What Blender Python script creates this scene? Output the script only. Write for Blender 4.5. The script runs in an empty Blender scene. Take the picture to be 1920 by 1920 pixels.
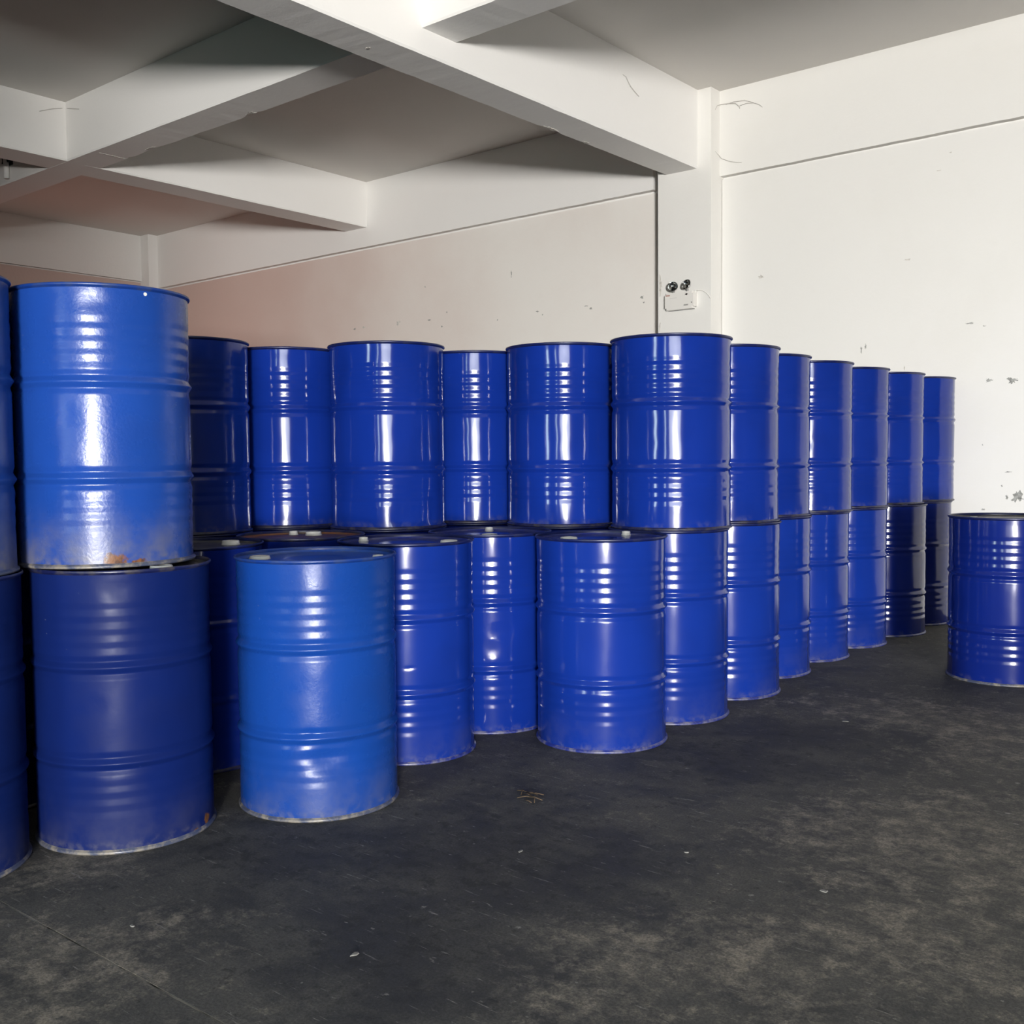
import bpy, bmesh, math, random
from mathutils import Vector, Matrix, noise

random.seed(7)
S = bpy.context.scene
COL = S.collection
PI = math.pi

# ------------------------------------------------------------------ camera
F_PX, PITCH, ROLL, YAW, CAM_H = 1956.4, 2.959, -0.4833, 39.631, 1.2119
cam_data = bpy.data.cameras.new('camera')
cam = bpy.data.objects.new('camera', cam_data)
COL.objects.link(cam)
cam_data.sensor_width = 36.0
cam_data.lens = F_PX / 1920.0 * 36.0
cam_data.clip_start = 0.05
cam.matrix_world = (Matrix.Translation((0, 0, CAM_H)) @ Matrix.Rotation(math.radians(YAW), 4, 'Z')
                    @ Matrix.Rotation(math.radians(90 - PITCH), 4, 'X') @ Matrix.Rotation(math.radians(ROLL), 4, 'Z'))
S.camera = cam

# ------------------------------------------------------------------ world, exposure, daylight
W = bpy.data.worlds.new('world')
S.world = W
W.use_nodes = True
bg = W.node_tree.nodes['Background']
bg.inputs['Color'].default_value = (0.93, 0.98, 1.0, 1)      # bright overcast sky outside
bg.inputs['Strength'].default_value = 14.0
S.view_settings.view_transform = 'Standard'
S.view_settings.look = 'None'
S.view_settings.gamma = 1.0
S.view_settings.use_curve_mapping = False
S.view_settings.exposure = 0.0
S.cycles.use_denoising = True
S.cycles.max_bounces = 10
S.cycles.diffuse_bounces = 6
S.cycles.glossy_bounces = 5
S.cycles.sample_clamp_indirect = 8.0
S.cycles.caustics_reflective = False
S.cycles.caustics_refractive = False


def area(name, centre, size, facing, radiance, color, portal=False):
    """rectangular area light; facing is the direction it shines in"""
    L = bpy.data.lights.new(name, 'AREA')
    L.shape = 'RECTANGLE'
    L.size, L.size_y = size
    L.energy = radiance * PI * size[0] * size[1]
    L.color = color
    L.cycles.is_portal = portal
    o = bpy.data.objects.new(name, L)
    o.location = centre
    o.rotation_euler = Vector(facing).to_track_quat('-Z', 'Z').to_euler()
    COL.objects.link(o)
    return o


# openings (x0, x1, z0, z1) in the front wall, behind the photographer; sky light enters through them
YF = -3.8
DOOR = (1.7, 6.9, 0.0, 3.1)
WIN_A = (-2.65, -2.0, 0.9, 2.7)
WIN_B = (0.2, 0.6, 0.9, 2.7)
for i, o in enumerate((DOOR, WIN_A, WIN_B)):
    area('sky_portal', ((o[0] + o[1]) / 2, YF - 0.21, (o[2] + o[3]) / 2), (o[1] - o[0], o[3] - o[2]), (0, 1, 0), 1.0, (1, 1, 1), portal=True)
for i, o in enumerate((WIN_A, WIN_B)):   # trees outside tint the light of the two narrow windows
    area('window_daylight', ((o[0] + o[1]) / 2, YF - 0.2, (o[2] + o[3]) / 2), (o[1] - o[0], o[3] - o[2]), (0, 1, 0), 6.0, (0.45, 1.0, 0.92))
# the sunlit far side of the yard, low down, seen through the loading door
area('sunlit_yard', (9.5, -9.5, 0.42), (3.2, 0.7), (-1, 1, 0.08), 940.0, (1.0, 0.972, 0.94))
# added reddish fill lamp, unseen, at the left wall, past the cross beam
area('added_red_fill', (-13.0, 6.1, 1.65), (1.4, 0.9), (1, 0, 0), 3.6, (1.0, 0.42, 0.32))


# ------------------------------------------------------------------ helpers
def link_mesh(name, me, mat, parent=None, smooth=True, loc=None):
    if mat:
        me.materials.append(mat)
    if smooth:
        for p in me.polygons:
            p.use_smooth = True
    o = bpy.data.objects.new(name, me)
    COL.objects.link(o)
    if parent:
        o.parent = parent
    if loc:
        o.location = loc
    return o


def bm_obj(name, bm, mat, parent=None, smooth=False, loc=None):
    bmesh.ops.recalc_face_normals(bm, faces=bm.faces)
    me = bpy.data.meshes.new(name)
    bm.to_mesh(me)
    bm.free()
    return link_mesh(name, me, mat, parent, smooth, loc)


def add_box(bm, x0, x1, y0, y1, z0, z1):
    vs = [bm.verts.new(p) for p in ((x0, y0, z0), (x1, y0, z0), (x1, y1, z0), (x0, y1, z0),
                                    (x0, y0, z1), (x1, y0, z1), (x1, y1, z1), (x0, y1, z1))]
    for f in ((0, 3, 2, 1), (4, 5, 6, 7), (0, 1, 5, 4), (1, 2, 6, 5), (2, 3, 7, 6), (3, 0, 4, 7)):
        bm.faces.new([vs[i] for i in f])


def box(name, x0, x1, y0, y1, z0, z1, mat, parent=None):
    bm = bmesh.new()
    add_box(bm, x0, x1, y0, y1, z0, z1)
    return bm_obj(name, bm, mat, parent)


def structure(o):
    o['kind'] = 'structure'
    return o


def thing(name, label, cat, loc=(0, 0, 0), rz=0.0, group=None):
    o = bpy.data.objects.new(name, None)
    o.empty_display_size = 0.1
    COL.objects.link(o)
    o.location = loc
    o.rotation_euler = (0, 0, rz)
    tag(o, label, cat, group)
    return o


def tag(o, label, cat, group=None):
    o['label'] = label
    o['category'] = cat
    if group:
        o['group'] = group
    return o


def lathe_mesh(name, prof, seg=64, closed=False, cap=False):
    """prof: list of (r, z); closed joins last to first"""
    bm = bmesh.new()
    rings = []
    for r, z in prof:
        if r < 1e-6:
            rings.append([bm.verts.new((0, 0, z))])
        else:
            rings.append([bm.verts.new((r * math.cos(2 * PI * i / seg), r * math.sin(2 * PI * i / seg), z)) for i in range(seg)])
    n = len(rings)
    for k in range(n if closed else n - 1):
        a, b = rings[k], rings[(k + 1) % n]
        for i in range(seg):
            j = (i + 1) % seg
            if len(a) == 1 and len(b) == 1:
                continue
            if len(a) == 1:
                bm.faces.new((a[0], b[i], b[j]))
            elif len(b) == 1:
                bm.faces.new((a[i], a[j], b[0]))
            else:
                bm.faces.new((a[i], a[j], b[j], b[i]))
    bmesh.ops.recalc_face_normals(bm, faces=bm.faces)
    me = bpy.data.meshes.new(name)
    bm.to_mesh(me)
    bm.free()
    for p in me.polygons:
        p.use_smooth = True
    return me


def tube(bm, pts, r, seg=6):
    pts = [Vector(p) for p in pts]
    rings = []
    for i, p in enumerate(pts):
        d = (pts[min(i + 1, len(pts) - 1)] - pts[max(i - 1, 0)]).normalized()
        up = Vector((0, 0, 1)) if abs(d.z) < 0.9 else Vector((1, 0, 0))
        a = d.cross(up).normalized()
        b = d.cross(a).normalized()
        rr = r[i] if isinstance(r, (list, tuple)) else r
        rings.append([bm.verts.new(p + (a * math.cos(2 * PI * k / seg) + b * math.sin(2 * PI * k / seg)) * rr) for k in range(seg)])
    for i in range(len(rings) - 1):
        for k in range(seg):
            l = (k + 1) % seg
            bm.faces.new((rings[i][k], rings[i][l], rings[i + 1][l], rings[i + 1][k]))
    bm.faces.new(rings[0])
    bm.faces.new(rings[-1])


# ------------------------------------------------------------------ node helpers
class NT:
    def __init__(self, name):
        self.m = bpy.data.materials.new(name)
        self.m.use_nodes = True
        self.t = self.m.node_tree
        self.b = self.t.nodes['Principled BSDF']

    def n(self, kind, **kw):
        nd = self.t.nodes.new(kind)
        for k, v in kw.items():
            setattr(nd, k, v)
        return nd

    def l(self, a, b):
        self.t.links.new(a, b)

    def coords(self, which='Object'):
        return self.n('ShaderNodeTexCoord').outputs[which]

    def geo_pos(self):
        return self.n('ShaderNodeNewGeometry').outputs['Position']

    def noise(self, vec, scale, detail=4, rough=0.55, dist=0.0, stretch=None):
        if stretch:
            mp = self.n('ShaderNodeMapping')
            mp.inputs['Scale'].default_value = stretch[:3]
            if len(stretch) > 3:
                mp.inputs['Rotation'].default_value = (0, 0, stretch[3])
            self.l(vec, mp.inputs['Vector'])
            vec = mp.outputs[0]
        nd = self.n('ShaderNodeTexNoise')
        nd.inputs['Scale'].default_value = scale
        nd.inputs['Detail'].default_value = detail
        nd.inputs['Roughness'].default_value = rough
        nd.inputs['Distortion'].default_value = dist
        self.l(vec, nd.inputs['Vector'])
        return nd.outputs['Fac']

    def ramp(self, fac, lo, hi, a=0.0, b=1.0):
        nd = self.n('ShaderNodeMapRange', clamp=True)
        nd.interpolation_type = 'SMOOTHSTEP'
        for i, v in zip(('From Min', 'From Max', 'To Min', 'To Max'), (lo, hi, a, b)):
            nd.inputs[i].default_value = v
        self.l(fac, nd.inputs['Value'])
        return nd.outputs['Result']

    def math(self, op, a, b=None):
        nd = self.n('ShaderNodeMath', operation=op)
        for i, v in ((0, a), (1, b)):
            if v is None:
                continue
            if isinstance(v, (int, float)):
                nd.inputs[i].default_value = v
            else:
                self.l(v, nd.inputs[i])
        return nd.outputs[0]

    def mix(self, fac, a, b):
        nd = self.n('ShaderNodeMix', data_type='RGBA')
        if isinstance(fac, (int, float)):
            nd.inputs[0].default_value = fac
        else:
            self.l(fac, nd.inputs[0])
        for i, v in ((6, a), (7, b)):
            if isinstance(v, tuple):
                nd.inputs[i].default_value = (*v, 1.0)[:4]
            else:
                self.l(v, nd.inputs[i])
        return nd.outputs[2]

    def dist(self, vec, c, scale=(1, 1, 1)):
        sub = self.n('ShaderNodeVectorMath', operation='SUBTRACT')
        self.l(vec, sub.inputs[0])
        sub.inputs[1].default_value = c
        mul = self.n('ShaderNodeVectorMath', operation='MULTIPLY')
        self.l(sub.outputs[0], mul.inputs[0])
        mul.inputs[1].default_value = scale
        ln = self.n('ShaderNodeVectorMath', operation='LENGTH')
        self.l(mul.outputs[0], ln.inputs[0])
        return ln.outputs['Value']

    def sep(self, vec):
        s = self.n('ShaderNodeSeparateXYZ')
        self.l(vec, s.inputs[0])
        return s.outputs

    def bump(self, h, strength, dist=0.01):
        nd = self.n('ShaderNodeBump')
        nd.inputs['Strength'].default_value = strength
        nd.inputs['Distance'].default_value = dist
        self.l(h, nd.inputs['Height'])
        self.l(nd.outputs[0], self.b.inputs['Normal'])

    def set(self, color=None, rough=None, **kw):
        if color is not None:
            if isinstance(color, tuple):
                self.b.inputs['Base Color'].default_value = (*color, 1)
            else:
                self.l(color, self.b.inputs['Base Color'])
        if rough is not None:
            if isinstance(rough, (int, float)):
                self.b.inputs['Roughness'].default_value = rough
            else:
                self.l(rough, self.b.inputs['Roughness'])
        for k, v in kw.items():
            self.b.inputs[k].default_value = v
        return self.m


def plaster(name, base, grime, amount=0.25):
    k = NT(name)
    p = k.geo_pos()
    n1 = k.ramp(k.noise(p, 0.7, 5, 0.6, 0.3), 0.45, 0.75, 0, amount)
    n2 = k.ramp(k.noise(p, 5.0, 6, 0.65), 0.58, 0.8, 0, amount * 0.6)
    f = k.math('MAXIMUM', n1, n2)
    c = k.mix(f, base, grime)
    k.set(c, 0.75)
    k.b.inputs['Specular IOR Level'].default_value = 0.2
    k.bump(k.noise(p, 28, 4, 0.6), 0.12, 0.01)
    return k.m


M_WALL = plaster('white_wall_paint', (0.765, 0.75, 0.715), (0.66, 0.635, 0.58))
M_WALL_LEFT = plaster('beige_wall_paint_with_falloff', (0.775, 0.745, 0.70), (0.68, 0.61, 0.56), 0.35)


def paint_falloff(m):
    """pinkish beige toward the far end, with light falloff painted into it; cloudy edge"""
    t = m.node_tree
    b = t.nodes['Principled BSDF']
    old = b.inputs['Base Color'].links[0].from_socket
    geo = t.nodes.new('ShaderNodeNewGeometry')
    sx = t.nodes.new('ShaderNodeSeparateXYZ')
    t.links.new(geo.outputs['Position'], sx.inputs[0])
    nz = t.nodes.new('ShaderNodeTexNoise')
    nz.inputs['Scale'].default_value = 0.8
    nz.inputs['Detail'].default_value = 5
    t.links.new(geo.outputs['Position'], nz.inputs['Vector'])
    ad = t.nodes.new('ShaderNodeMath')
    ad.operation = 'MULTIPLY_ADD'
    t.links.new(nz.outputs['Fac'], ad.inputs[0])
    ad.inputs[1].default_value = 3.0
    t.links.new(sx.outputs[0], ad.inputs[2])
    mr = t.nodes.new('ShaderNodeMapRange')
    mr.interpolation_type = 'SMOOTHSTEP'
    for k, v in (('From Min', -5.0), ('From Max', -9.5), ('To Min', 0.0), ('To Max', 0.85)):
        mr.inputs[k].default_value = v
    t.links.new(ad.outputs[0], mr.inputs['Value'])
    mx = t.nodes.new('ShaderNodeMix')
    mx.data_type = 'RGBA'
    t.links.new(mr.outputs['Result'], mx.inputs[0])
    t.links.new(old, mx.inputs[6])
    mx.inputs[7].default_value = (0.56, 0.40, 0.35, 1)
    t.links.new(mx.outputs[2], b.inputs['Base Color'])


paint_falloff(M_WALL_LEFT)
M_CEMENT = plaster('bare_cement_render', (0.22, 0.21, 0.20), (0.15, 0.145, 0.14), 0.4)
M_BEAM = plaster('white_beam_paint', (0.80, 0.785, 0.76), (0.70, 0.68, 0.64), 0.12)
M_CEIL = plaster('ceiling_paint', (0.68, 0.655, 0.62), (0.60, 0.57, 0.53), 0.2)


def simple(name, color, rough=0.6, var=0.0, scale=60, **kw):
    k = NT(name)
    if var:
        p = k.coords()
        c = k.mix(k.ramp(k.noise(p, scale, 4), 0.35, 0.7, 0, 1), color, tuple(x * (1 - var) for x in color))
        k.set(c, rough, **kw)
    else:
        k.set(color, rough, **kw)
    return k.m


M_PATCH = simple('bare_grey_plaster', (0.38, 0.38, 0.355), 0.9, 0.45, 45)
M_PATCH_PALE = simple('pale_plaster', (0.64, 0.61, 0.56), 0.9, 0.3, 40)
M_CHIP = simple('fresh_chipped_concrete', (0.62, 0.59, 0.54), 0.9, 0.4, 50)
M_WEB = simple('dusty_cobweb', (0.50, 0.48, 0.45), 1.0)
M_CAP = simple('white_plastic_cap', (0.72, 0.71, 0.66), 0.4, 0.25, 25)
M_PLASTIC = simple('white_lamp_plastic', (0.74, 0.72, 0.68), 0.35)
M_EDGE = simple('grey_shadow_line_and_swivel', (0.25, 0.25, 0.24), 0.5)
M_CHROME = simple('chrome_reflector', (0.62, 0.62, 0.60), 0.12, Metallic=1.0)
M_BULB = simple('dark_bulb_holder', (0.08, 0.08, 0.075), 0.3)
M_RED_PRINT = simple('red_brown_print', (0.38, 0.16, 0.11), 0.6)
M_GREY_PRINT = simple('grey_print', (0.20, 0.20, 0.19), 0.6)
M_PALE_PRINT = simple('pale_grey_print', (0.52, 0.51, 0.49), 0.6)
M_IRON = simple('dark_iron', (0.03, 0.032, 0.03), 0.7, 0.4, 30)
M_DEBRIS = simple('white_paint_flake', (0.22, 0.215, 0.20), 0.8, 0.3, 90)
M_FLAT = simple('grey_flake', (0.17, 0.165, 0.155), 0.85, 0.3, 60)
M_STRAW = simple('dry_brown_straw', (0.075, 0.05, 0.028), 0.9)
M_FRAME = simple('window_frame_metal', (0.30, 0.31, 0.31), 0.5, 0.2, 10)

gl = NT('clear_lens')
gl.set((1, 1, 1), 0.03)
gl.b.inputs['Transmission Weight'].default_value = 1.0
M_LENS = gl.m


# concrete floor ----------------------------------------------------------
def floor_material():
    k = NT('worn_dark_concrete')
    p = k.geo_pos()
    mid = k.noise(p, 3.2, 10, 0.76, 0.15)
    patch = k.noise(p, 9.0, 10, 0.80, 0.1)
    fine = k.noise(p, 34.0, 8, 0.80, 0.0)
    grain = k.noise(p, 140.0, 3, 0.7)

    def blotch(spots, edge):
        out = None
        for (x, y, r) in spots:
            d = k.math('ADD', k.dist(p, (x, y, 0), (1 / r, 1 / r, 0)), k.math('MULTIPLY', k.math('SUBTRACT', mid, 0.5), 2.6))
            f = k.ramp(d, 0.25, edge, 1, 0)
            out = f if out is None else k.math('MAXIMUM', out, f)
        return out

    # stains that stay put: worn pale areas and dark oily areas
    pale = blotch(((-1.0, 3.35, 0.7), (-1.45, 2.0, 0.4), (-1.15, 2.25, 0.35), (-0.85, 2.6, 0.4), (-2.45, 1.15, 0.45), (-1.55, 4.6, 0.8), (-3.0, 1.55, 0.25)), 1.3)
    oily = blotch(((-1.95, 3.75, 0.45), (-2.0, 2.3, 0.55), (-1.8, 4.25, 0.45), (-1.8, 1.8, 0.4), (-2.6, 2.0, 0.35)), 1.3)
    shift = k.math('SUBTRACT', k.math('MULTIPLY', pale, 0.09), k.math('MULTIPLY', oily, 0.10))
    c = k.mix(k.ramp(mid, 0.38, 0.62), (0.066, 0.066, 0.062), (0.118, 0.114, 0.104))
    c = k.mix(k.math('MULTIPLY', oily, 0.55), c, (0.040, 0.040, 0.043))
    sel = k.math('ADD', k.math('ADD', k.math('MULTIPLY', patch, 0.6), k.math('MULTIPLY', fine, 0.4)), shift)
    c = k.mix(k.ramp(sel, 0.51, 0.62, 0, 0.6), c, (0.235, 0.213, 0.178))
    c = k.mix(k.ramp(k.math('ADD', patch, shift), 0.59, 0.70, 0, 0.7), c, (0.36, 0.32, 0.255))
    dk = k.math('SUBTRACT', k.noise(p, 13.0, 9, 0.80, 0.1), k.math('MULTIPLY', shift, 0.6))
    c = k.mix(k.ramp(dk, 0.54, 0.64, 0, 0.7), c, (0.036, 0.036, 0.035))
    # scuffs and scratches
    sc = None
    for (sx, sy, ang, lo) in ((1.5, 26, 0.45, 0.66), (1.5, 30, -0.75, 0.67), (2.0, 24, 1.9, 0.675), (4, 15, 0.1, 0.665)):
        f = k.ramp(k.noise(p, 3.2, 5, 0.68, 0.2, stretch=(sx, sy, 1, ang)), lo - 0.02, lo + 0.04, 0, 0.8)
        sc = f if sc is None else k.math('MAXIMUM', sc, f)
    c = k.mix(sc, c, (0.33, 0.315, 0.29))
    for scale, size, amt in ((5.5, 0.030, 0.8), (13.0, 0.035, 0.55)):
        vor = k.n('ShaderNodeTexVoronoi')
        vor.inputs['Scale'].default_value = scale
        k.l(p, vor.inputs['Vector'])
        f = k.ramp(k.math('ADD', vor.outputs['Distance'], k.math('MULTIPLY', k.math('SUBTRACT', fine, 0.5), 0.35)), size - 0.02, size + 0.02, amt, 0)
        c = k.mix(f, c, (0.36, 0.345, 0.315))
    c = k.mix(k.ramp(grain, 0.38, 0.62, 0.0, 0.42), c, (0.030, 0.030, 0.029))
    k.set(c, k.ramp(mid, 0.3, 0.7, 0.58, 0.75))
    k.b.inputs['Specular IOR Level'].default_value = 0.16
    k.bump(k.math('ADD', fine, k.math('MULTIPLY', grain, 0.5)), 0.3, 0.006)
    return k.m


M_FLOOR = floor_material()
M_JOINT = simple('pale_joint_filler', (0.34, 0.32, 0.28), 0.9, 0.93, 10)


# drum paints -------------------------------------------------------------
def paint(name, base, rough, worn=0.0, dust=(0.16, 0.15, 0.13), rust=(), peel=0.0, coat=0.0, grime=0.0, spec=0.38):
    k = NT(name)
    p = k.coords()
    z = k.sep(p)[2]
    c = k.mix(k.ramp(k.noise(p, 3.0, 3, 0.5), 0.35, 0.7), base, tuple(x * 0.86 for x in base))
    rough_f = None
    if worn:
        w = k.ramp(k.noise(p, 34, 6, 0.7, 0.4), 0.70, 0.76, 0, worn)
        s = k.ramp(k.noise(p, 12, 5, 0.7, 0.2, stretch=(1, 1, 5)), 0.72, 0.78, 0, worn * 0.7)
        c = k.mix(k.math('MAXIMUM', w, s), c, (0.23, 0.27, 0.36))
    if grime:
        g = k.math('MULTIPLY', k.ramp(z, 0.0, 0.22, 1, 0), k.ramp(k.noise(p, 7, 6, 0.65), 0.35, 0.7, 0, grime))
        c = k.mix(g, c, dust)
    low = k.math('MULTIPLY', k.ramp(z, 0.012, 0.05, 1, 0), k.ramp(k.noise(p, 22, 5, 0.6), 0.45, 0.65, 0.0, 0.2 + 0.6 * grime))
    c = k.mix(low, c, dust)
    for (ang, zz, r) in rust:
        q = (0.279 * math.cos(math.radians(ang)), 0.279 * math.sin(math.radians(ang)), zz)
        d = k.math('ADD', k.dist(p, q, (1 / r, 1 / r, 1.6 / r)), k.math('MULTIPLY', k.math('SUBTRACT', k.noise(p, 26, 6, 0.7), 0.5), 2.4))
        f = k.ramp(d, 0.6, 0.9, 0.95, 0)
        c = k.mix(f, c, k.mix(k.ramp(k.noise(p, 60, 4), 0.4, 0.65), (0.17, 0.07, 0.022), (0.07, 0.035, 0.02)))
    k.set(c, rough)
    k.b.inputs['Specular IOR Level'].default_value = spec
    if rough >= 0.2:
        nz = k.noise(p, 6, 5, 0.6)
        k.l(k.ramp(nz, 0.3, 0.7, rough * 0.75, rough * 1.35), k.b.inputs['Roughness'])
    if coat:
        k.b.inputs['Coat Weight'].default_value = coat
        k.b.inputs['Coat Roughness'].default_value = 0.05
    if peel:
        k.bump(k.noise(p, 75, 4, 0.6), peel, 0.004)
    return k.m


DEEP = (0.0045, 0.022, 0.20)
P_GLOSS = paint('deep_blue_gloss_paint', DEEP, 0.12, 0.12, coat=0.12)
P_GLOSS_B = paint('deep_blue_gloss_paint_lightly_scuffed', (0.005, 0.025, 0.215), 0.16, 0.3, grime=0.1, coat=0.12)
P_DARK = paint('dark_blue_gloss_and_shade', (0.004, 0.014, 0.145), 0.15, 0.25, coat=0.2)
P_SKY = paint('faded_bright_blue_paint', (0.006, 0.043, 0.235), 0.28, 0.35, peel=0.10, grime=0.2, spec=0.26)
P_FADED = paint('faded_mid_blue_paint', (0.010, 0.050, 0.265), 0.26, 0.35, peel=0.16, grime=0.6, rust=((-24, 0.022, 0.045), (-10, 0.012, 0.03)), dust=(0.15, 0.14, 0.13))
P_FADED_B = paint('faded_dusty_blue_paint', (0.008, 0.040, 0.22), 0.38, 0.25, peel=0.12, grime=0.6)
P_MATT = paint('dull_navy_blue_paint', (0.004, 0.012, 0.085), 0.40, 0.3, peel=0.06, grime=0.10, spec=0.09, rust=((32, 0.03, 0.03), (19, 0.008, 0.022)))
P_MATT_B = paint('dull_dark_navy_blue_paint', (0.004, 0.012, 0.08), 0.42, 0.25, peel=0.06, grime=0.10, spec=0.09)


def rim_paint(name, base, dust, amount):
    k = NT(name)
    p = k.coords()
    f = k.ramp(k.noise(p, 16, 6, 0.7, 0.3), 0.42, 0.62, 0.0, amount)
    k.set(k.mix(f, base, dust), 0.35)
    return k.m


R_BLUE = rim_paint('dark_blue_rim_paint', (0.004, 0.008, 0.06), (0.03, 0.033, 0.05), 0.4)
R_SKY = rim_paint('bright_blue_rim_paint', (0.006, 0.03, 0.17), (0.04, 0.06, 0.12), 0.5)
R_WORN = rim_paint('worn_grey_rim', (0.05, 0.06, 0.10), (0.20, 0.18, 0.15), 0.95)
R_DARKWORN = rim_paint('dark_worn_rim', (0.006, 0.009, 0.05), (0.055, 0.05, 0.05), 0.7)
R_LILAC = rim_paint('scuffed_blue_rim', (0.012, 0.022, 0.16), (0.16, 0.155, 0.19), 0.75)


def lid_paint(name, base, stain, amount, rough=0.18):
    k = NT(name)
    p = k.coords()
    f = k.ramp(k.noise(p, 5, 7, 0.65, 0.6), 0.40, 0.64, 0.0, amount)
    k.set(k.mix(f, base, stain), rough)
    return k.m


L_BLUE = lid_paint('dusty_blue_lid_paint', (0.008, 0.022, 0.22), (0.09, 0.09, 0.11), 0.5)
L_SKY = lid_paint('bright_blue_lid_paint', (0.009, 0.065, 0.37), (0.06, 0.10, 0.25), 0.6, 0.28)
L_RUST = lid_paint('rust_stained_lid', (0.10, 0.07, 0.055), (0.22, 0.085, 0.03), 0.9, 0.5)
L_GREY = lid_paint('dirty_grey_lid', (0.03, 0.032, 0.06), (0.14, 0.13, 0.11), 0.8, 0.4)


# ------------------------------------------------------------------ the room
ZC = 4.272          # ceiling
YW = 8.045          # back wall face
XL, XR = -13.07, 11.0
ZG = 3.569          # joint between wall panels and the beam band above


def jitter_beam(name, axis, a0, a1, c0, c1, z0, z1, mat, chips=(), seed=0.0):
    """beam along axis ('x' or 'y') with slightly uneven, chipped bottom edges"""
    bm = bmesh.new()
    n = int((a1 - a0) / 0.06)
    rows = []
    for i in range(n + 1):
        a = a0 + (a1 - a0) * i / n
        row = []
        for side, c in ((0, c0), (1, c1)):
            j = 0.0035 * noise.noise((a * 1.3, side * 9 + seed, 0)) + 0.002 * noise.noise((a * 9, side * 9 + seed, 3))
            ch = 0.0
            for (ca, cs, w, d) in chips:
                if cs == side:
                    ch = max(ch, d * max(0.0, 1 - abs(a - ca) / w) ** 0.6)
            inn = (1 if side == 0 else -1) * (abs(j) + ch)
            row.append((a, c, z1))
            row.append((a, c, z0 + j + 0.014 + ch))
            row.append((a, c + inn + (0.006 if side == 0 else -0.006), z0 + j))
        rows.append([bm.verts.new((p[0], p[1], p[2]) if axis == 'x' else (p[1], p[0], p[2])) for p in row])
    for i in range(n):
        A, B = rows[i], rows[i + 1]
        for q, r in ((0, 1), (1, 2), (2, 5), (5, 4), (4, 3), (3, 0)):
            bm.faces.new((A[q], A[r], B[r], B[q]))
    for R in (rows[0], rows[-1]):
        bm.faces.new((R[0], R[1], R[2], R[5], R[4], R[3]))
    return structure(bm_obj(name, bm, mat))


# floor: base with two concrete slabs and the filled joint between them
def jy(x):
    return 1.311 + 0.0148 * x


floor = structure(box('floor', XL - 0.1, XR + 0.1, YF - 0.2, YW + 0.15, -0.16, -0.06, M_FLOOR))


def slab(sgn):
    bm = bmesh.new()
    n = 400
    near, far = [], []
    for i in range(n + 1):
        x = XL - 0.08 + (XR + 0.16 - XL) * i / n
        w = 0.0030 + 0.0022 * noise.noise((x * 14, sgn * 5, 0)) + max(0, 0.03 * (noise.noise((x * 9, sgn * 3, 7)) - 0.25))
        near.append((x, jy(x) + sgn * w))
        far.append((x, YW + 0.14 if sgn > 0 else YF - 0.19))
    top = [[bm.verts.new((x, y, 0)) for x, y in L] for L in (near, far)]
    bot = [[bm.verts.new((x, y, -0.06)) for x, y in L] for L in (near, far)]
    for i in range(n):
        bm.faces.new((top[0][i], top[0][i + 1], top[1][i + 1], top[1][i]))
        bm.faces.new((bot[0][i], bot[0][i + 1], bot[1][i + 1], bot[1][i]))
        bm.faces.new((top[0][i], top[0][i + 1], bot[0][i + 1], bot[0][i]))
        bm.faces.new((top[1][i], top[1][i + 1], bot[1][i + 1], bot[1][i]))
    for e in (0, n):
        bm.faces.new((top[0][e], top[1][e], bot[1][e], bot[0][e]))
    return bm_obj('slab', bm, M_FLOOR, floor)


slab(1)
slab(-1)
bm = bmesh.new()
for i in range(120):
    xa, xb = XL + (XR - XL) * i / 120, XL + (XR - XL) * (i + 1) / 120
    za = -0.0012 - 0.0045 * abs(noise.noise((xa * 5, 1, 1)))
    add_box(bm, xa, xb, min(jy(xa), jy(xb)) - 0.012, max(jy(xa), jy(xb)) + 0.012, -0.03, za)
bm_obj('joint_filler', bm, M_JOINT, floor)

structure(box('ceiling', XL - 0.1, XR + 0.1, YF - 0.2, YW + 0.15, ZC, ZC + 0.14, M_CEIL))

# back wall: backing, two plastered infill panels, beam band above, bare patches
wall_back = structure(box('wall_back', XL - 0.1, XR, YW + 0.035, YW + 0.15, 0, ZC, M_BEAM))


def wavy_panel(name, x0, x1, z0, z1, y0, y1, mat, amp, parent, which='top', seed=0):
    bm = bmesh.new()
    n = int((x1 - x0) / 0.05)
    V = []
    for i in range(n + 1):
        x = x0 + (x1 - x0) * i / n
        d = amp * (noise.noise((x * 2.0, seed, 0)) + 0.8 * noise.noise((x * 11, seed, 2)))
        za, zb = z0 + (d if which == 'bottom' else 0), z1 + (d if which == 'top' else 0)
        V.append([bm.verts.new(p) for p in ((x, y0, za), (x, y0, zb), (x, y1, zb), (x, y1, za))])
    for i in range(n):
        for q in range(4):
            r = (q + 1) % 4
            bm.faces.new((V[i][q], V[i][r], V[i + 1][r], V[i + 1][q]))
    bm.faces.new(V[0])
    bm.faces.new(V[-1])
    return bm_obj(name, bm, mat, parent)


XCL, XCR, YCF = -4.842, -4.330, 7.861   # column
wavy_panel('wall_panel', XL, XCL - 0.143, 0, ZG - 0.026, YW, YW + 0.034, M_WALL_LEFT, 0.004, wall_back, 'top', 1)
wavy_panel('wall_panel', XCR + 0.006, XR, 0, ZG - 0.020, YW, YW + 0.034, M_WALL, 0.004, wall_back, 'top', 2)
wavy_panel('upper_band', XL, XCL - 0.143, ZG, ZC, YW - 0.035, YW + 0.034, M_BEAM, 0.003, wall_back, 'bottom', 3)
wavy_panel('upper_band', XCR, XR, ZG, ZC, YW - 0.035, YW + 0.034, M_WALL, 0.003, wall_back, 'bottom', 4)


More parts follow.
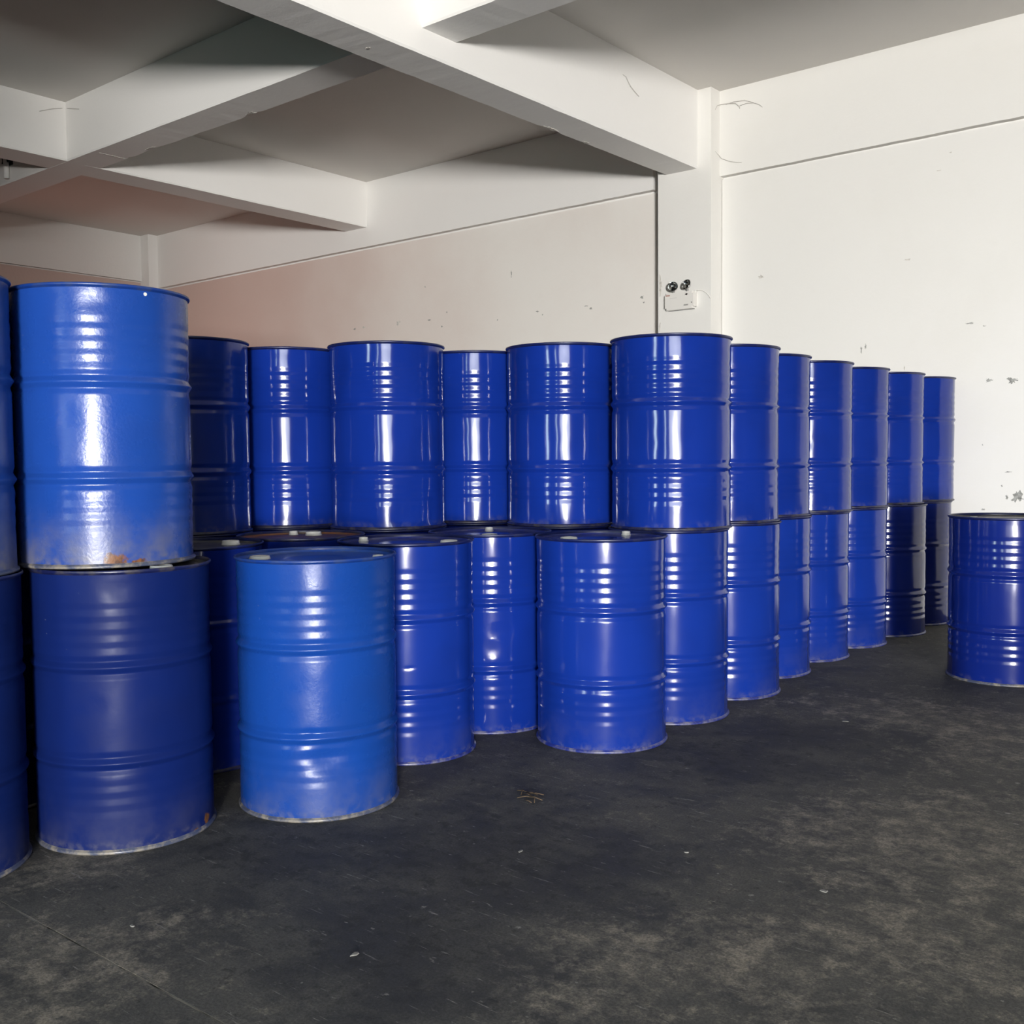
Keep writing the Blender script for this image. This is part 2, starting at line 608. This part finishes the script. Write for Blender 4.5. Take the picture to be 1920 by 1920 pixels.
def ragged(name, cx, cz, a, b, mat, parent, y, seed, plane='y', th=0.0012, n=24):
    """thin raised or bare patch with a ragged outline, on a wall (plane y) or beam underside (plane z)"""
    rnd = random.Random(seed)
    bm = bmesh.new()
    pts = []
    ph = rnd.uniform(0, 6.28)
    for i in range(n):
        t = 2 * PI * i / n
        k = 0.38 + 0.72 * rnd.random() ** 1.3
        pts.append((cx + a * k * math.cos(t), cz + b * k * math.sin(t) + 0.25 * b * math.sin(2 * t + ph)))
    if plane == 'y':
        A = [bm.verts.new((p, y - th, q)) for p, q in pts]
        B = [bm.verts.new((p, y + 0.001, q)) for p, q in pts]
    else:
        A = [bm.verts.new((p, q, y - th)) for p, q in pts]
        B = [bm.verts.new((p, q, y + 0.001)) for p, q in pts]
    bm.faces.new(A)
    bm.faces.new(B)
    for i in range(n):
        j = (i + 1) % n
        bm.faces.new((A[i], A[j], B[j], B[i]))
    return bm_obj(name, bm, mat, parent)


PATCHES = [(-2.172, 1.745, 0.027, 0.015), (-2.017, 1.736, 0.044, 0.027), (-1.969, 0.903, 0.06, 0.05), (-2.313, 2.166, 0.037, 0.008),
           (-2.21, 2.138, 0.015, 0.005), (-3.115, 2.039, 0.008, 0.037), (-3.082, 2.053, 0.008, 0.023), (-2.78, 1.874, 0.005, 0.024),
           (-2.029, 1.082, 0.032, 0.006), (-2.077, 0.982, 0.007, 0.01), (-2.04, 0.902, 0.011, 0.019), (-2.199, 0.81, 0.018, 0.008),
           (-2.213, 1.279, 0.006, 0.006), (-3.965, 2.689, 0.027, 0.018), (-2.765, 2.681, 0.030, 0.008), (-2.546, 3.304, 0.023, 0.005),
           (-2.464, 3.42, 0.013, 0.005), (-8.953, 2.686, 0.027, 0.012), (-8.793, 2.69, 0.039, 0.012), (-8.247, 2.695, 0.033, 0.029),
           (-7.779, 2.682, 0.035, 0.008), (-7.594, 2.598, 0.015, 0.014), (-7.836, 3.035, 0.01, 0.011), (-7.522, 2.741, 0.011, 0.008),
           (-6.829, 2.596, 0.011, 0.008), (-6.644, 3.035, 0.010, 0.037), (-6.325, 2.633, 0.03, 0.008), (-6.26, 2.596, 0.01, 0.008),
           (-5.74, 2.627, 0.024, 0.007), (-5.686, 2.597, 0.021, 0.012), (-5.129, 2.643, 0.03, 0.016), (-5.106, 2.598, 0.011, 0.012)]
for i, (x, z, a, b) in enumerate(PATCHES):
    pale = i in (7, 13, 14, 15, 16, 18, 19)
    ragged('bare_patch', x, z, a, b, M_PATCH_PALE if pale else M_PATCH, wall_back, YW, 40 + i)

# pilaster on the back wall, with a scraped edge
column = structure(box('wall_column', XCL, XCR, YCF, YW + 0.06, 0, ZC, M_WALL))
ragged('bare_patch', -4.818, 2.70, 0.022, 0.09, M_PATCH_PALE, column, YCF, 81)
ragged('bare_patch', -4.828, 2.335, 0.012, 0.05, M_PATCH_PALE, column, YCF, 82)
# corner post
structure(box('wall_corner_column', XL, -12.86, 7.868, YW + 0.05, 0, ZC, M_BEAM))

# left wall
wall_left = structure(box('wall_left', XL - 0.15, XL - 0.03, YF, YW + 0.03, 0, ZC, M_BEAM))
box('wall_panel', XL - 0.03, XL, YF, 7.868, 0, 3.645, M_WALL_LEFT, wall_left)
box('upper_band', XL - 0.03, XL + 0.03, YF, 7.868, 3.662, ZC, M_BEAM, wall_left)

# right wall and front wall (behind the photographer) with a loading door and windows
structure(box('wall_partition_added', 2.6, 2.75, 3.6, YW, 0, ZC, M_CEMENT))  # added unseen wall that darkens reflections in the right row of drums
structure(box('wall_right', XR, XR + 0.12, YF, YW + 0.03, 0, ZC, M_CEMENT))
bm = bmesh.new()
ops = sorted([DOOR, WIN_A, WIN_B])
xs = XL - 0.1
for o in ops:
    add_box(bm, xs, o[0], YF - 0.2, YF, 0, ZC)
    add_box(bm, o[0], o[1], YF - 0.2, YF, o[3], ZC)
    if o[2] > 0:
        add_box(bm, o[0], o[1], YF - 0.2, YF, 0, o[2])
    xs = o[1]
add_box(bm, xs, XR + 0.1, YF - 0.2, YF, 0, ZC)
structure(bm_obj('wall_front', bm, M_CEMENT))


def frame(name, o, bars):
    bm = bmesh.new()
    t = 0.045
    x0, x1, z0, z1 = o
    y0, y1 = YF - 0.06, YF - 0.01
    add_box(bm, x0, x0 + t, y0, y1, z0, z1)
    add_box(bm, x1 - t, x1, y0, y1, z0, z1)
    add_box(bm, x0 + t, x1 - t, y0, y1, z1 - t, z1)
    if z0 > 0:
        add_box(bm, x0 + t, x1 - t, y0, y1, z0, z0 + t)
    for b in range(1, bars + 1):
        x = x0 + (x1 - x0) * b / (bars + 1)
        add_box(bm, x - 0.02, x + 0.02, y0, y1, z0 + t, z1 - t)
    return structure(bm_obj(name, bm, M_FRAME))


frame('door_1', DOOR, 0)
frame('window_1', WIN_A, 0)
frame('window_2', WIN_B, 0)
bm = bmesh.new()
for (ya, yb, za, zb) in ((5.35, 5.40, 1.13, 2.15), (6.80, 6.85, 1.13, 2.15), (5.40, 6.80, 2.10, 2.15), (5.40, 6.80, 1.13, 1.18), (6.08, 6.12, 1.18, 2.10)):
    add_box(bm, XL, XL + 0.05, ya, yb, za, zb)
structure(bm_obj('red_fill_frame', bm, M_FRAME))  # added unseen frame around the red fill lamp; no opening behind
structure(box('yard', -20, 30, -40, YF - 0.2, -0.2, -0.05, simple('yard_asphalt', (0.09, 0.09, 0.09), 0.9, 0.3, 2)))

# ceiling beams
beam_main = jitter_beam('ceiling_beam', 'y', YF, YCF + 0.02, -4.765, -4.455, 3.627, ZC + 0.01, M_BEAM,
                        chips=((6.13, 0, 0.05, 0.012), (6.27, 0, 0.06, 0.015), (6.64, 0, 0.03, 0.01), (5.55, 0, 0.1, 0.006), (5.9, 1, 0.07, 0.006)), seed=1)
beam_second = jitter_beam('ceiling_beam', 'y', YF, YW, -9.03, -8.69, 3.78, ZC + 0.01, M_BEAM, seed=2)
beam_cross = jitter_beam('ceiling_beam', 'x', XL, -4.76, 4.57, 4.88, 3.78, ZC + 0.01, M_BEAM,
                         chips=((-6.5, 1, 0.10, 0.03), (-7.83, 1, 0.2, 0.02), (-8.2, 1, 0.05, 0.02), (-7.2, 1, 0.04, 0.012)), seed=3)
beam_cross_right = jitter_beam('ceiling_beam', 'x', -4.46, XR, 4.57, 4.88, 3.78, ZC + 0.01, M_BEAM, seed=4)
for i, (x, y, a, b, par, zz) in enumerate(((-4.735, 6.20, 0.02, 0.11, beam_main, 3.627), (-4.74, 6.64, 0.02, 0.04, beam_main, 3.627),
                                           (-4.63, 4.30, 0.02, 0.012, beam_main, 3.627),
                                           (-6.5, 4.84, 0.08, 0.025, beam_cross, 3.78), (-7.85, 4.83, 0.10, 0.012, beam_cross, 3.78),
                                           (-8.26, 4.75, 0.012, 0.13, beam_cross, 3.78))):
    ragged('chipped_spot', x, y, a, b, M_CHIP, par, zz, 120 + i, plane='z', th=0.003)

# ------------------------------------------------------------------ drums
H, R0, RR = 0.88, 0.2775, 0.285
KEYS = [(0.0, 0.0), (0.10, 0.0)]
for q in range(4):
    KEYS += [(0.12 + 0.04 * q, -0.0017), (0.14 + 0.04 * q, 0.0)]
KEYS += [(0.264, 0), (0.282, -0.0045), (0.301, 0.0074), (0.320, -0.0045), (0.339, 0.0),
         (0.562, 0), (0.581, -0.0045), (0.600, 0.0074), (0.619, -0.0045), (0.637, 0.0), (0.648, 0)]
for q in range(3):
    KEYS += [(0.668 + 0.04 * q, -0.0017), (0.688 + 0.04 * q, 0.0)]
KEYS += [(0.88, 0.0)]


def raw_r(t):
    for (a, x), (b, y) in zip(KEYS, KEYS[1:]):
        if a <= t <= b:
            return x + (y - x) * (t - a) / (b - a)
    return 0.0


def prof_r(t):
    return R0 + sum(raw_r(t + d) for d in (-0.0024, -0.0012, 0, 0.0012, 0.0024)) / 5


def body_mesh(name, seed, wave=0.0010, dents=(), seg=112, extra=0.0):
    zs = [0.008]
    z = 0.012
    while z < 0.868:
        zs.append(z)
        z += 0.003
    zs.append(0.872)
    verts, faces = [], []
    rnd = random.Random(seed)
    auto = [(rnd.uniform(0, 360), rnd.uniform(0.08, 0.82), rnd.uniform(0.02, 0.05), rnd.uniform(0.02, 0.05), rnd.uniform(0.0005, 0.002), 'g') for _ in range(9)]
    allden = list(dents) + auto
    for z in zs:
        base = prof_r(H - z)
        fade = min(1.0, (z - 0.008) / 0.03, (0.872 - z) / 0.03)
        for i in range(seg):
            th = 2 * PI * i / seg
            c, s = math.cos(th), math.sin(th)
            r = base + fade * wave * (noise.noise((c * 1.7 + seed * 3.1, s * 1.7, z * 4.5)) + 0.45 * noise.noise((c * 5 + seed, s * 5, z * 13)))
            for (ang, dz, w, hh, dep, kind) in allden:
                da = (math.degrees(th) - ang + 180) % 360 - 180
                u, v = math.radians(da) * R0 / w, (z - dz) / hh
                q = u * u + v * v
                if q < 6:
                    if kind == 'g':
                        r -= fade * dep * math.exp(-q)
                    else:
                        r -= fade * dep * max(0.0, 1 - math.sqrt(q)) ** 0.8
            verts.append((r * c, r * s, z))
    n = len(zs)
    for k in range(n - 1):
        for i in range(seg):
            j = (i + 1) % seg
            faces.append((k * seg + i, k * seg + j, (k + 1) * seg + j, (k + 1) * seg + i))
    me = bpy.data.meshes.new(name)
    me.from_pydata(verts, [], faces)
    for p in me.polygons:
        p.use_smooth = True
    return me


def rim_prof(z0, up=1):
    pts = [(0.2765, -0.016), (0.2782, -0.013), (0.2815, -0.0105), (0.2842, -0.0085), (0.2850, -0.0060), (0.2846, -0.0028), (0.2832, -0.0006), (0.2815, 0.0),
           (0.2795, -0.0012), (0.2780, -0.004), (0.2772, -0.010), (0.2762, -0.016)]
    return [(r, z0 + up * z) for r, z in pts]


ME_TOP = lathe_mesh('top_rim', rim_prof(H, 1), 112, closed=True)
ME_BOT = lathe_mesh('bottom_rim', rim_prof(0.0, -1), 112, closed=True)
ME_LID = lathe_mesh('lid', [(0.2768, 0.868), (0.2745, 0.861), (0.270, 0.8585), (0.262, 0.8582), (0.257, 0.861), (0.245, 0.8615), (0.12, 0.8617),
                            (0.112, 0.8632), (0.104, 0.8618), (0.0, 0.8618)], 72)
ME_BOTTOM = lathe_mesh('bottom_plate', [(0.2768, 0.010), (0.2735, 0.017), (0.262, 0.019), (0.0, 0.019)], 48)
ME_CAP_L = lathe_mesh('bung_cap_large', [(0.0385, 0.8605), (0.0385, 0.8655), (0.0360, 0.8670), (0.0355, 0.8765), (0.0335, 0.8790), (0.0275, 0.8795),
                                         (0.0262, 0.8765), (0.0, 0.8765)], 32)
ME_CAP_S = lathe_mesh('bung_cap_small', [(0.0215, 0.8605), (0.0215, 0.8650), (0.0195, 0.8665), (0.0190, 0.8770), (0.0175, 0.8790), (0.0130, 0.8792),
                                         (0.0122, 0.8772), (0.0, 0.8772)], 24)

BODY = [body_mesh('drum_body_%s' % 'abcd'[i], i + 1, 0.0011) for i in range(4)]
BODY_N = body_mesh('drum_body_dented_low', 11, 0.0012, ((-34, 0.215, 0.075, 0.050, 0.016, 'g'), (-22, 0.155, 0.05, 0.05, 0.004, 'g'), (-47, 0.303, 0.012, 0.012, 0.004, 'g'), (-60, 0.62, 0.03, 0.02, 0.002, 'g')))
BODY_Q = body_mesh('drum_body_creased', 12, 0.0010, ((-40, 0.455, 0.060, 0.045, 0.0035, 'c'), (-47, 0.375, 0.045, 0.045, 0.003, 'c')))
BODY_P = body_mesh('drum_body_nicked', 13, 0.0010, ((-43, 0.388, 0.010, 0.007, 0.003, 'g'), (-40, 0.60, 0.05, 0.05, 0.001, 'g')))
BODY_OLD = body_mesh('drum_body_old', 14, 0.0016, ((-30, 0.82, 0.05, 0.03, 0.003, 'g'), (-38, 0.26, 0.05, 0.03, 0.003, 'g')))
BODY_DENT = body_mesh('drum_body_dented_side', 15, 0.0012, ((-95, 0.78, 0.05, 0.06, 0.006, 'g'), (-70, 0.06, 0.05, 0.06, 0.006, 'g'), (-30, 0.06, 0.05, 0.06, 0.005, 'g'), (5, 0.08, 0.03, 0.08, 0.004, 'g')))

GROUP = 'blue steel drums'


def drum(x, y, tier, label, body, mat, rim=None, rim_low=None, lid=None, big=(150.0, 0.213), small=(-30.0, 0.213), rz=0.0, cap_h=1.0):
    t = thing('steel_drum', label, 'drum', (x, y, tier * H), 0.0, GROUP)

    def part(name, me, m):
        o = bpy.data.objects.new(name, me)
        COL.objects.link(o)
        o.parent = t
        if not me.materials:
            me.materials.append(m)
        o.material_slots[0].link = 'OBJECT'
        o.material_slots[0].material = m
        return o

    b = part('body', body, mat)
    b.rotation_euler = (0, 0, rz)
    part('rim', ME_TOP, rim or R_BLUE)
    part('rim', ME_BOT, rim_low or R_DARKWORN)
    part('lid', ME_LID, lid or L_BLUE)
    part('bottom', ME_BOTTOM, rim or R_BLUE)
    for name, me, (a, r) in (('bung_cap', ME_CAP_L, big), ('bung_cap', ME_CAP_S, small)):
        c = part(name, me, M_CAP)
        c.location = (r * math.cos(math.radians(a)), r * math.sin(math.radians(a)), 0.8605 * (1 - cap_h))
        c.scale = (1, 1, cap_h)
    return t


def A(deg):
    return math.radians(deg)


# nearest drums on the left
FLl = drum(-3.3274, 1.2484, 0, 'dull navy drum at the bottom of the stack cut off by the left edge', BODY[0], P_MATT_B, rim_low=R_WORN, rz=A(40))
FLu = drum(-3.3392, 1.2451, 1, 'dusty mid blue drum on top of the stack cut off by the left edge', BODY[1], P_FADED_B, rim=R_SKY, rim_low=R_WORN, rz=A(75))
Ll = drum(-3.1887, 1.8223, 0, 'dull navy drum with a rusty bottom edge under the big faded blue drum', BODY_OLD, P_MATT, rim=R_DARKWORN, rim_low=R_WORN, lid=L_GREY,
          big=(6, 0.205), small=(186, 0.213))
Lu = drum(-3.2735, 1.8211, 1, 'large faded mid blue drum with rust near its bottom rim, topmost of the left stack', BODY_OLD, P_FADED, rim=R_SKY, rim_low=R_WORN)
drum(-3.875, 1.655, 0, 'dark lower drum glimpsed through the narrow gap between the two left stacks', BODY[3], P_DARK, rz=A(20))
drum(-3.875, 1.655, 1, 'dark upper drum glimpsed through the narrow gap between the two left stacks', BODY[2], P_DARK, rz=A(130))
N = drum(-2.9068, 2.4107, 0, 'bright faded blue drum with a dented base, standing alone in front', BODY_N, P_SKY, rim=R_SKY, rim_low=R_WORN, lid=L_SKY,
         big=(-138.7, 0.199), small=(38.7, 0.222), cap_h=0.6)
# front single-height drums
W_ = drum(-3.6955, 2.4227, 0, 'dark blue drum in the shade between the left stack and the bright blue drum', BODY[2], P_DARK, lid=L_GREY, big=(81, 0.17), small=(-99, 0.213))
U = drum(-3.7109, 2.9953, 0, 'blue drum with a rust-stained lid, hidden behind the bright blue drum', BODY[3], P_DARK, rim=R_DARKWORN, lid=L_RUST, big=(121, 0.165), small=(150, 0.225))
P = drum(-3.1160, 3.0659, 0, 'deep blue drum with a tiny nick, just right of the bright blue drum', BODY_P, P_GLOSS_B, rim_low=R_LILAC, big=(12.5, 0.209), small=(-171, 0.225))
Q = drum(-3.1468, 3.6378, 0, 'deep blue drum with a creased dent at mid height, between two open-lidded neighbours'.replace('open-lidded ', 'single '), BODY_Q, P_GLOSS, rim_low=R_LILAC, big=(-49.4, 0.215), small=(131.7, 0.228))
Rd = drum(-2.5693, 3.7016, 0, 'single deep blue drum at the front centre, in front of the right row', BODY[0], P_GLOSS_B, rim_low=R_LILAC, big=(-100, 0.19), small=(96, 0.235), rz=A(200))
# second tier of the middle group, each on a drum that is almost hidden
mid = [('T1', -4.2675, 2.7924, 'deep blue drum half hidden by the large faded drum', 1, P_GLOSS_B, 30),
       ('T2', -4.2938, 3.3870, 'narrow-looking upper drum, second from left in the back middle row', 2, P_GLOSS, 120),
       ('T3', -3.7450, 3.5690, 'upper deep blue drum dented at its side, straight above the bright blue drum', 4, P_GLOSS, 0),
       ('T4', -3.7268, 4.1894, 'upper drum set back between the two broad upper drums of the middle row', 0, P_GLOSS, 77),
       ('T5', -3.1545, 4.2151, 'upper deep blue drum immediately left of the tallest corner stack', 3, P_GLOSS, 140)]
under = ['dark lower drum under the half hidden upper drum behind the left stack', 'hidden lower drum under the second upper drum of the back middle row',
         'hidden lower drum under the side-dented upper drum', 'hidden lower drum under the set-back upper drum', 'hidden lower drum under the upper drum left of the corner stack']
for (k, x, y, lab, bi, m, rz), ul in zip(mid, under):
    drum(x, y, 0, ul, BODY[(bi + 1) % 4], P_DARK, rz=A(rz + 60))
    drum(x, y, 1, lab, BODY_DENT if bi == 4 else BODY[bi], m, rz=A(rz))
# right row, two high, running back to the wall
row_low = [(-2.5777, 4.2744), (-2.5967, 4.8665), (-2.6799, 5.4334), (-2.6871, 6.0062), (-2.6672, 6.5787), (-2.6066, 7.1483), (-2.6162, 7.7212)]
row_up = [(-2.5652, 4.2763), (-2.6029, 4.8625), (-2.6849, 5.4295), (-2.6702, 6.0023), (-2.6706, 6.6007), (-2.6375, 7.1727), (-2.6091, 7.7450)]
nth = ['nearest', 'second', 'third', 'fourth', 'fifth', 'sixth', 'last']
for i, ((xa, ya), (xb, yb)) in enumerate(zip(row_low, row_up)):
    drum(xa, ya, 0, 'lower blue drum of the %s stack in the right row toward the wall' % nth[i], BODY[(i + 1) % 4], P_GLOSS_B if i < 5 else P_DARK, rim_low=R_LILAC, rz=A(50 * i + 15))  # last two lower drums: darker paint stands in for shade
    drum(xb, yb, 1, 'upper blue drum of the %s stack in the right row toward the wall' % nth[i], BODY[(i + 3) % 4], P_GLOSS, rz=A(70 * i + 100))
# lone drum at the right edge
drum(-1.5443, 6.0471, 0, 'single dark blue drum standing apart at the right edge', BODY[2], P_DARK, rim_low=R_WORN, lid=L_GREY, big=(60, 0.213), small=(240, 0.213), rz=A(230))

# small details on single drums
bm = bmesh.new()
bmesh.ops.create_cone(bm, cap_ends=True, segments=14, radius1=0.006, radius2=0.005, depth=0.002)
dot = bm_obj('paint_dot', bm, M_CAP, Lu)
dot['label'] = 'small white dot below the rim'
dot.location = (0.2785, -0.0024, 0.866 - 0.01)
dot.rotation_euler = (0, PI / 2, 0)

# ------------------------------------------------------------------ emergency light on the column
lamp = thing('emergency_light', 'white twin-head emergency light with chrome lamps, fixed to the column', 'light', (-4.603, YCF, 2.463))
bm = bmesh.new()
add_box(bm, -0.143, 0.143, -0.055, 0.0, 0.0, 0.145)
bmesh.ops.bevel(bm, geom=[e for e in bm.edges if abs((e.verts[0].co - e.verts[1].co).y) > 0.03], offset=0.016, segments=4, affect='EDGES')
bmesh.ops.bevel(bm, geom=[e for e in bm.edges if all(v.co.y < -0.05 for v in e.verts)], offset=0.004, segments=2, affect='EDGES')
body = bm_obj('housing', bm, M_PLASTIC, lamp)
bm = bmesh.new()
add_box(bm, -0.147, 0.139, -0.012, 0.0, -0.004, 0.149)
bmesh.ops.bevel(bm, geom=[e for e in bm.edges if abs((e.verts[0].co - e.verts[1].co).y) > 0.008], offset=0.018, segments=4, affect='EDGES')
bm_obj('shadow_line_plate', bm, M_EDGE, lamp)  # dark plate edge drawn as the shadow gap around the housing
ME_HEAD = lathe_mesh('lamp_head', [(0.0, -0.028), (0.020, -0.026), (0.036, -0.014), (0.043, 0.0), (0.046, 0.004), (0.047, 0.010), (0.044, 0.012), (0.041, 0.008), (0.034, -0.006),
                                   (0.018, -0.018), (0.0, -0.020)], 32)
ME_LENS = lathe_mesh('lens', [(0.0, 0.0125), (0.030, 0.0105), (0.043, 0.0075), (0.043, 0.0055), (0.030, 0.0085), (0.0, 0.0105)], 32)
ME_BULB = lathe_mesh('bulb', [(0.0, -0.004), (0.006, -0.005), (0.009, -0.010), (0.010, -0.020), (0.0, -0.021)], 16)
for (hx, hz, yaw, tilt) in ((-0.068, 0.196, 22, 72), (0.066, 0.200, -6, 66)):
    hd = link_mesh('lamp_head', ME_HEAD.copy(), M_CHROME, lamp)
    hd.location = (hx, -0.045, hz)
    hd.rotation_euler = (A(tilt), 0, A(yaw))
    l = link_mesh('lens', ME_LENS.copy(), M_LENS, hd)
    b = link_mesh('bulb', ME_BULB.copy(), M_BULB, hd)
    bm = bmesh.new()
    tube(bm, [(hx, -0.030, 0.140), (hx, -0.028, 0.160), (hx, -0.030, 0.182)], 0.010, 10)
    bm_obj('swivel', bm, M_EDGE, lamp, True)
# printed marks
yf = -0.0552


def mark(name, x0, x1, z0, z1, m, slant=0.0):
    bm = bmesh.new()
    vs = [bm.verts.new(p) for p in ((x0, yf - 0.0006, z0), (x1, yf - 0.0006, z0), (x1 + slant, yf - 0.0006, z1), (x0 + slant, yf - 0.0006, z1),
                                    (x0, yf + 0.001, z0), (x1, yf + 0.001, z0), (x1 + slant, yf + 0.001, z1), (x0 + slant, yf + 0.001, z1))]
    for f in ((0, 3, 2, 1), (4, 5, 6, 7), (0, 1, 5, 4), (1, 2, 6, 5), (2, 3, 7, 6), (3, 0, 4, 7)):
        bm.faces.new([vs[i] for i in f])
    return bm_obj(name, bm, m, lamp)


for i in range(5):
    mark('red_print', -0.130 + i * 0.0085, -0.1235 + i * 0.0085, 0.119, 0.129, M_RED_PRINT)
for i in range(5):
    mark('grey_print', 0.045 + i * 0.0088, 0.0515 + i * 0.0088, 0.026, 0.037, M_GREY_PRINT, 0.002)
mark('pale_print', -0.09, -0.02, 0.098, 0.101, M_PALE_PRINT)
bm = bmesh.new()
vs = [bm.verts.new((x, yf - 0.0006, z)) for x, z in ((0.058, 0.122), (0.066, 0.127), (0.078, 0.127), (0.086, 0.122), (0.072, 0.110))]
bm.faces.new(vs)
bmesh.ops.extrude_face_region(bm, geom=bm.faces[:])
bm_obj('grey_emblem', bm, M_GREY_PRINT, lamp)
bm = bmesh.new()
bmesh.ops.create_cone(bm, cap_ends=True, segments=12, radius1=0.005, radius2=0.005, depth=0.006)
btn = bm_obj('test_button', bm, M_BULB, lamp)
btn.location = (0.122, yf, 0.048)
btn.rotation_euler = (PI / 2, 0, 0)
bm = bmesh.new()
tube(bm, [(0.143, -0.006, 0.145), (0.165, -0.006, 0.148), (0.20, -0.006, 0.143), (0.235, -0.006, 0.120), (0.262, -0.006, 0.090), (0.272, -0.006, 0.072)], 0.0035, 8)
bm_obj('power_cord', bm, M_PLASTIC, lamp, True)


# ------------------------------------------------------------------ cobwebs, clamp, floor litter
def web(label, strands, r=0.003):
    bm = bmesh.new()
    for pts in strands:
        n = len(pts)
        tube(bm, pts, [r * (0.35 + 0.65 * math.sin(PI * (i + 0.6) / (n + 0.2))) for i in range(n)], 5)
    o = bm_obj('cobweb', bm, M_WEB, None, True)
    tag(o, label, 'cobweb', 'dusty cobwebs')
    return o


web('dusty cobweb looping across the corner of column and wall, just below the ceiling',
    [[(-4.33, 7.93, 4.10), (-4.327, 7.96, 4.14), (-4.31, 8.0, 4.158), (-4.25, 8.004, 4.152), (-4.18, 8.005, 4.138), (-4.145, 8.006, 4.105), (-4.143, 8.006, 4.088)],
     [(-4.145, 8.006, 4.112), (-4.08, 8.006, 4.118), (-4.02, 8.007, 4.108), (-3.97, 8.007, 4.085), (-3.94, 8.008, 4.057)],
     [(-4.27, 8.005, 4.15), (-4.20, 8.006, 4.155), (-4.1, 8.006, 4.146), (-4.02, 8.007, 4.112)]], 0.0035)
web('thin dusty cobweb strand beside the column, just above the wall joint',
    [[(-4.329, 7.93, 3.76), (-4.328, 7.99, 3.74), (-4.31, 8.005, 3.712), (-4.227, 8.006, 3.672), (-4.16, 8.006, 3.652), (-4.125, 8.006, 3.647)]], 0.003)
web('dusty cobweb strand hanging on the bright side of the large ceiling beam',
    [[(-4.451, 6.727, 4.09), (-4.451, 6.77, 4.085), (-4.450, 6.80, 4.055), (-4.449, 6.83, 4.03), (-4.450, 6.89, 4.005), (-4.451, 6.95, 3.985)]], 0.004)
web('dark cobweb smears in the corner where two beams cross at the left',
    [[(-9.4, 4.567, 4.19), (-9.15, 4.566, 4.215), (-8.95, 4.566, 4.25), (-8.85, 4.566, 4.245), (-8.77, 4.564, 4.215)],
     [(-8.686, 4.50, 4.165), (-8.685, 4.44, 4.19), (-8.685, 4.36, 4.185)]] if False else
    [[(-8.66, 4.566, 4.215), (-8.62, 4.566, 4.205), (-8.54, 4.566, 4.185), (-8.46, 4.567, 4.165)],
     [(-8.685, 4.54, 4.215), (-8.685, 4.46, 4.19), (-8.685, 4.34, 4.14)]], 0.004)

clamp = thing('pipe_clamp', 'dark iron pipe clamp on the cross beam in the left corner', 'clamp', (-9.74, 4.57, 3.93))
bm = bmesh.new()
tube(bm, [(-0.055, -0.03, 0.02), (-0.045, -0.04, 0.08), (0.0, -0.045, 0.11), (0.045, -0.04, 0.08), (0.055, -0.03, 0.02)], 0.016, 8)
bm_obj('bracket', bm, M_IRON, clamp, True)
bm = bmesh.new()
add_box(bm, -0.07, 0.07, -0.012, 0.0, 0.0, 0.12)
bm_obj('plate', bm, M_IRON, clamp)
bm = bmesh.new()
tube(bm, [(0, -0.03, 0.09), (0, -0.03, 0.0), (0.0, -0.03, -0.12)], 0.026, 10)
bm_obj('pipe_stub', bm, M_BEAM, clamp, True)


def flake(x, y, a, b, label, seed, mat=M_DEBRIS):
    rnd = random.Random(seed)
    bm = bmesh.new()
    n = 7
    top = []
    for i in range(n):
        t = 2 * PI * i / n
        k = rnd.uniform(0.6, 1.1)
        top.append((x + a * k * math.cos(t), y + b * k * math.sin(t)))
    Bv = [bm.verts.new((p, q, 0.0)) for p, q in top]
    Tv = [bm.verts.new((x + (p - x) * 0.85, y + (q - y) * 0.85, 0.0015 + rnd.uniform(0, 0.0015))) for p, q in top]
    bm.faces.new(Bv)
    bm.faces.new(Tv)
    for i in range(n):
        j = (i + 1) % n
        bm.faces.new((Bv[i], Bv[j], Tv[j], Tv[i]))
    o = bm_obj('paint_flake', bm, mat)
    tag(o, label, 'paint flake', 'paint flakes on the floor')


flake(-1.154, 2.741, 0.015, 0.010, 'white paint flake on the open floor at the lower right', 1)
flake(-1.599, 2.755, 0.008, 0.007, 'small white paint flake on the floor below the front centre drum', 2)
flake(-2.469, 1.414, 0.010, 0.007, 'white flake on the floor just beyond the slab joint at lower left', 3)
flake(-2.003, 2.447, 0.007, 0.014, 'slim pale flake in the middle of the floor', 4)
flake(-1.897, 1.672, 0.008, 0.014, 'pale flake near the bottom of the view, right of the slab joint', 5)
flake(-1.840, 4.588, 0.022, 0.014, 'flat grey flake on the floor in front of the right row', 6, M_FLAT)

straw = bmesh.new()
rnd = random.Random(3)
for i in range(9):
    a = rnd.uniform(0, PI)
    x, y = -2.31 + rnd.uniform(-0.05, 0.05), 2.86 + rnd.uniform(-0.05, 0.05)
    L = rnd.uniform(0.015, 0.04)
    tube(straw, [(x - L * math.cos(a), y - L * math.sin(a), 0.003), (x, y, 0.005 + rnd.uniform(0, 0.004)), (x + L * math.cos(a), y + L * math.sin(a), 0.003)], 0.0018, 5)
st = bm_obj('dry_straw', straw, M_STRAW, None, True)
tag(st, 'little tangle of dry brown straw on the floor in front of the drums', 'straw')
st['kind'] = 'stuff'
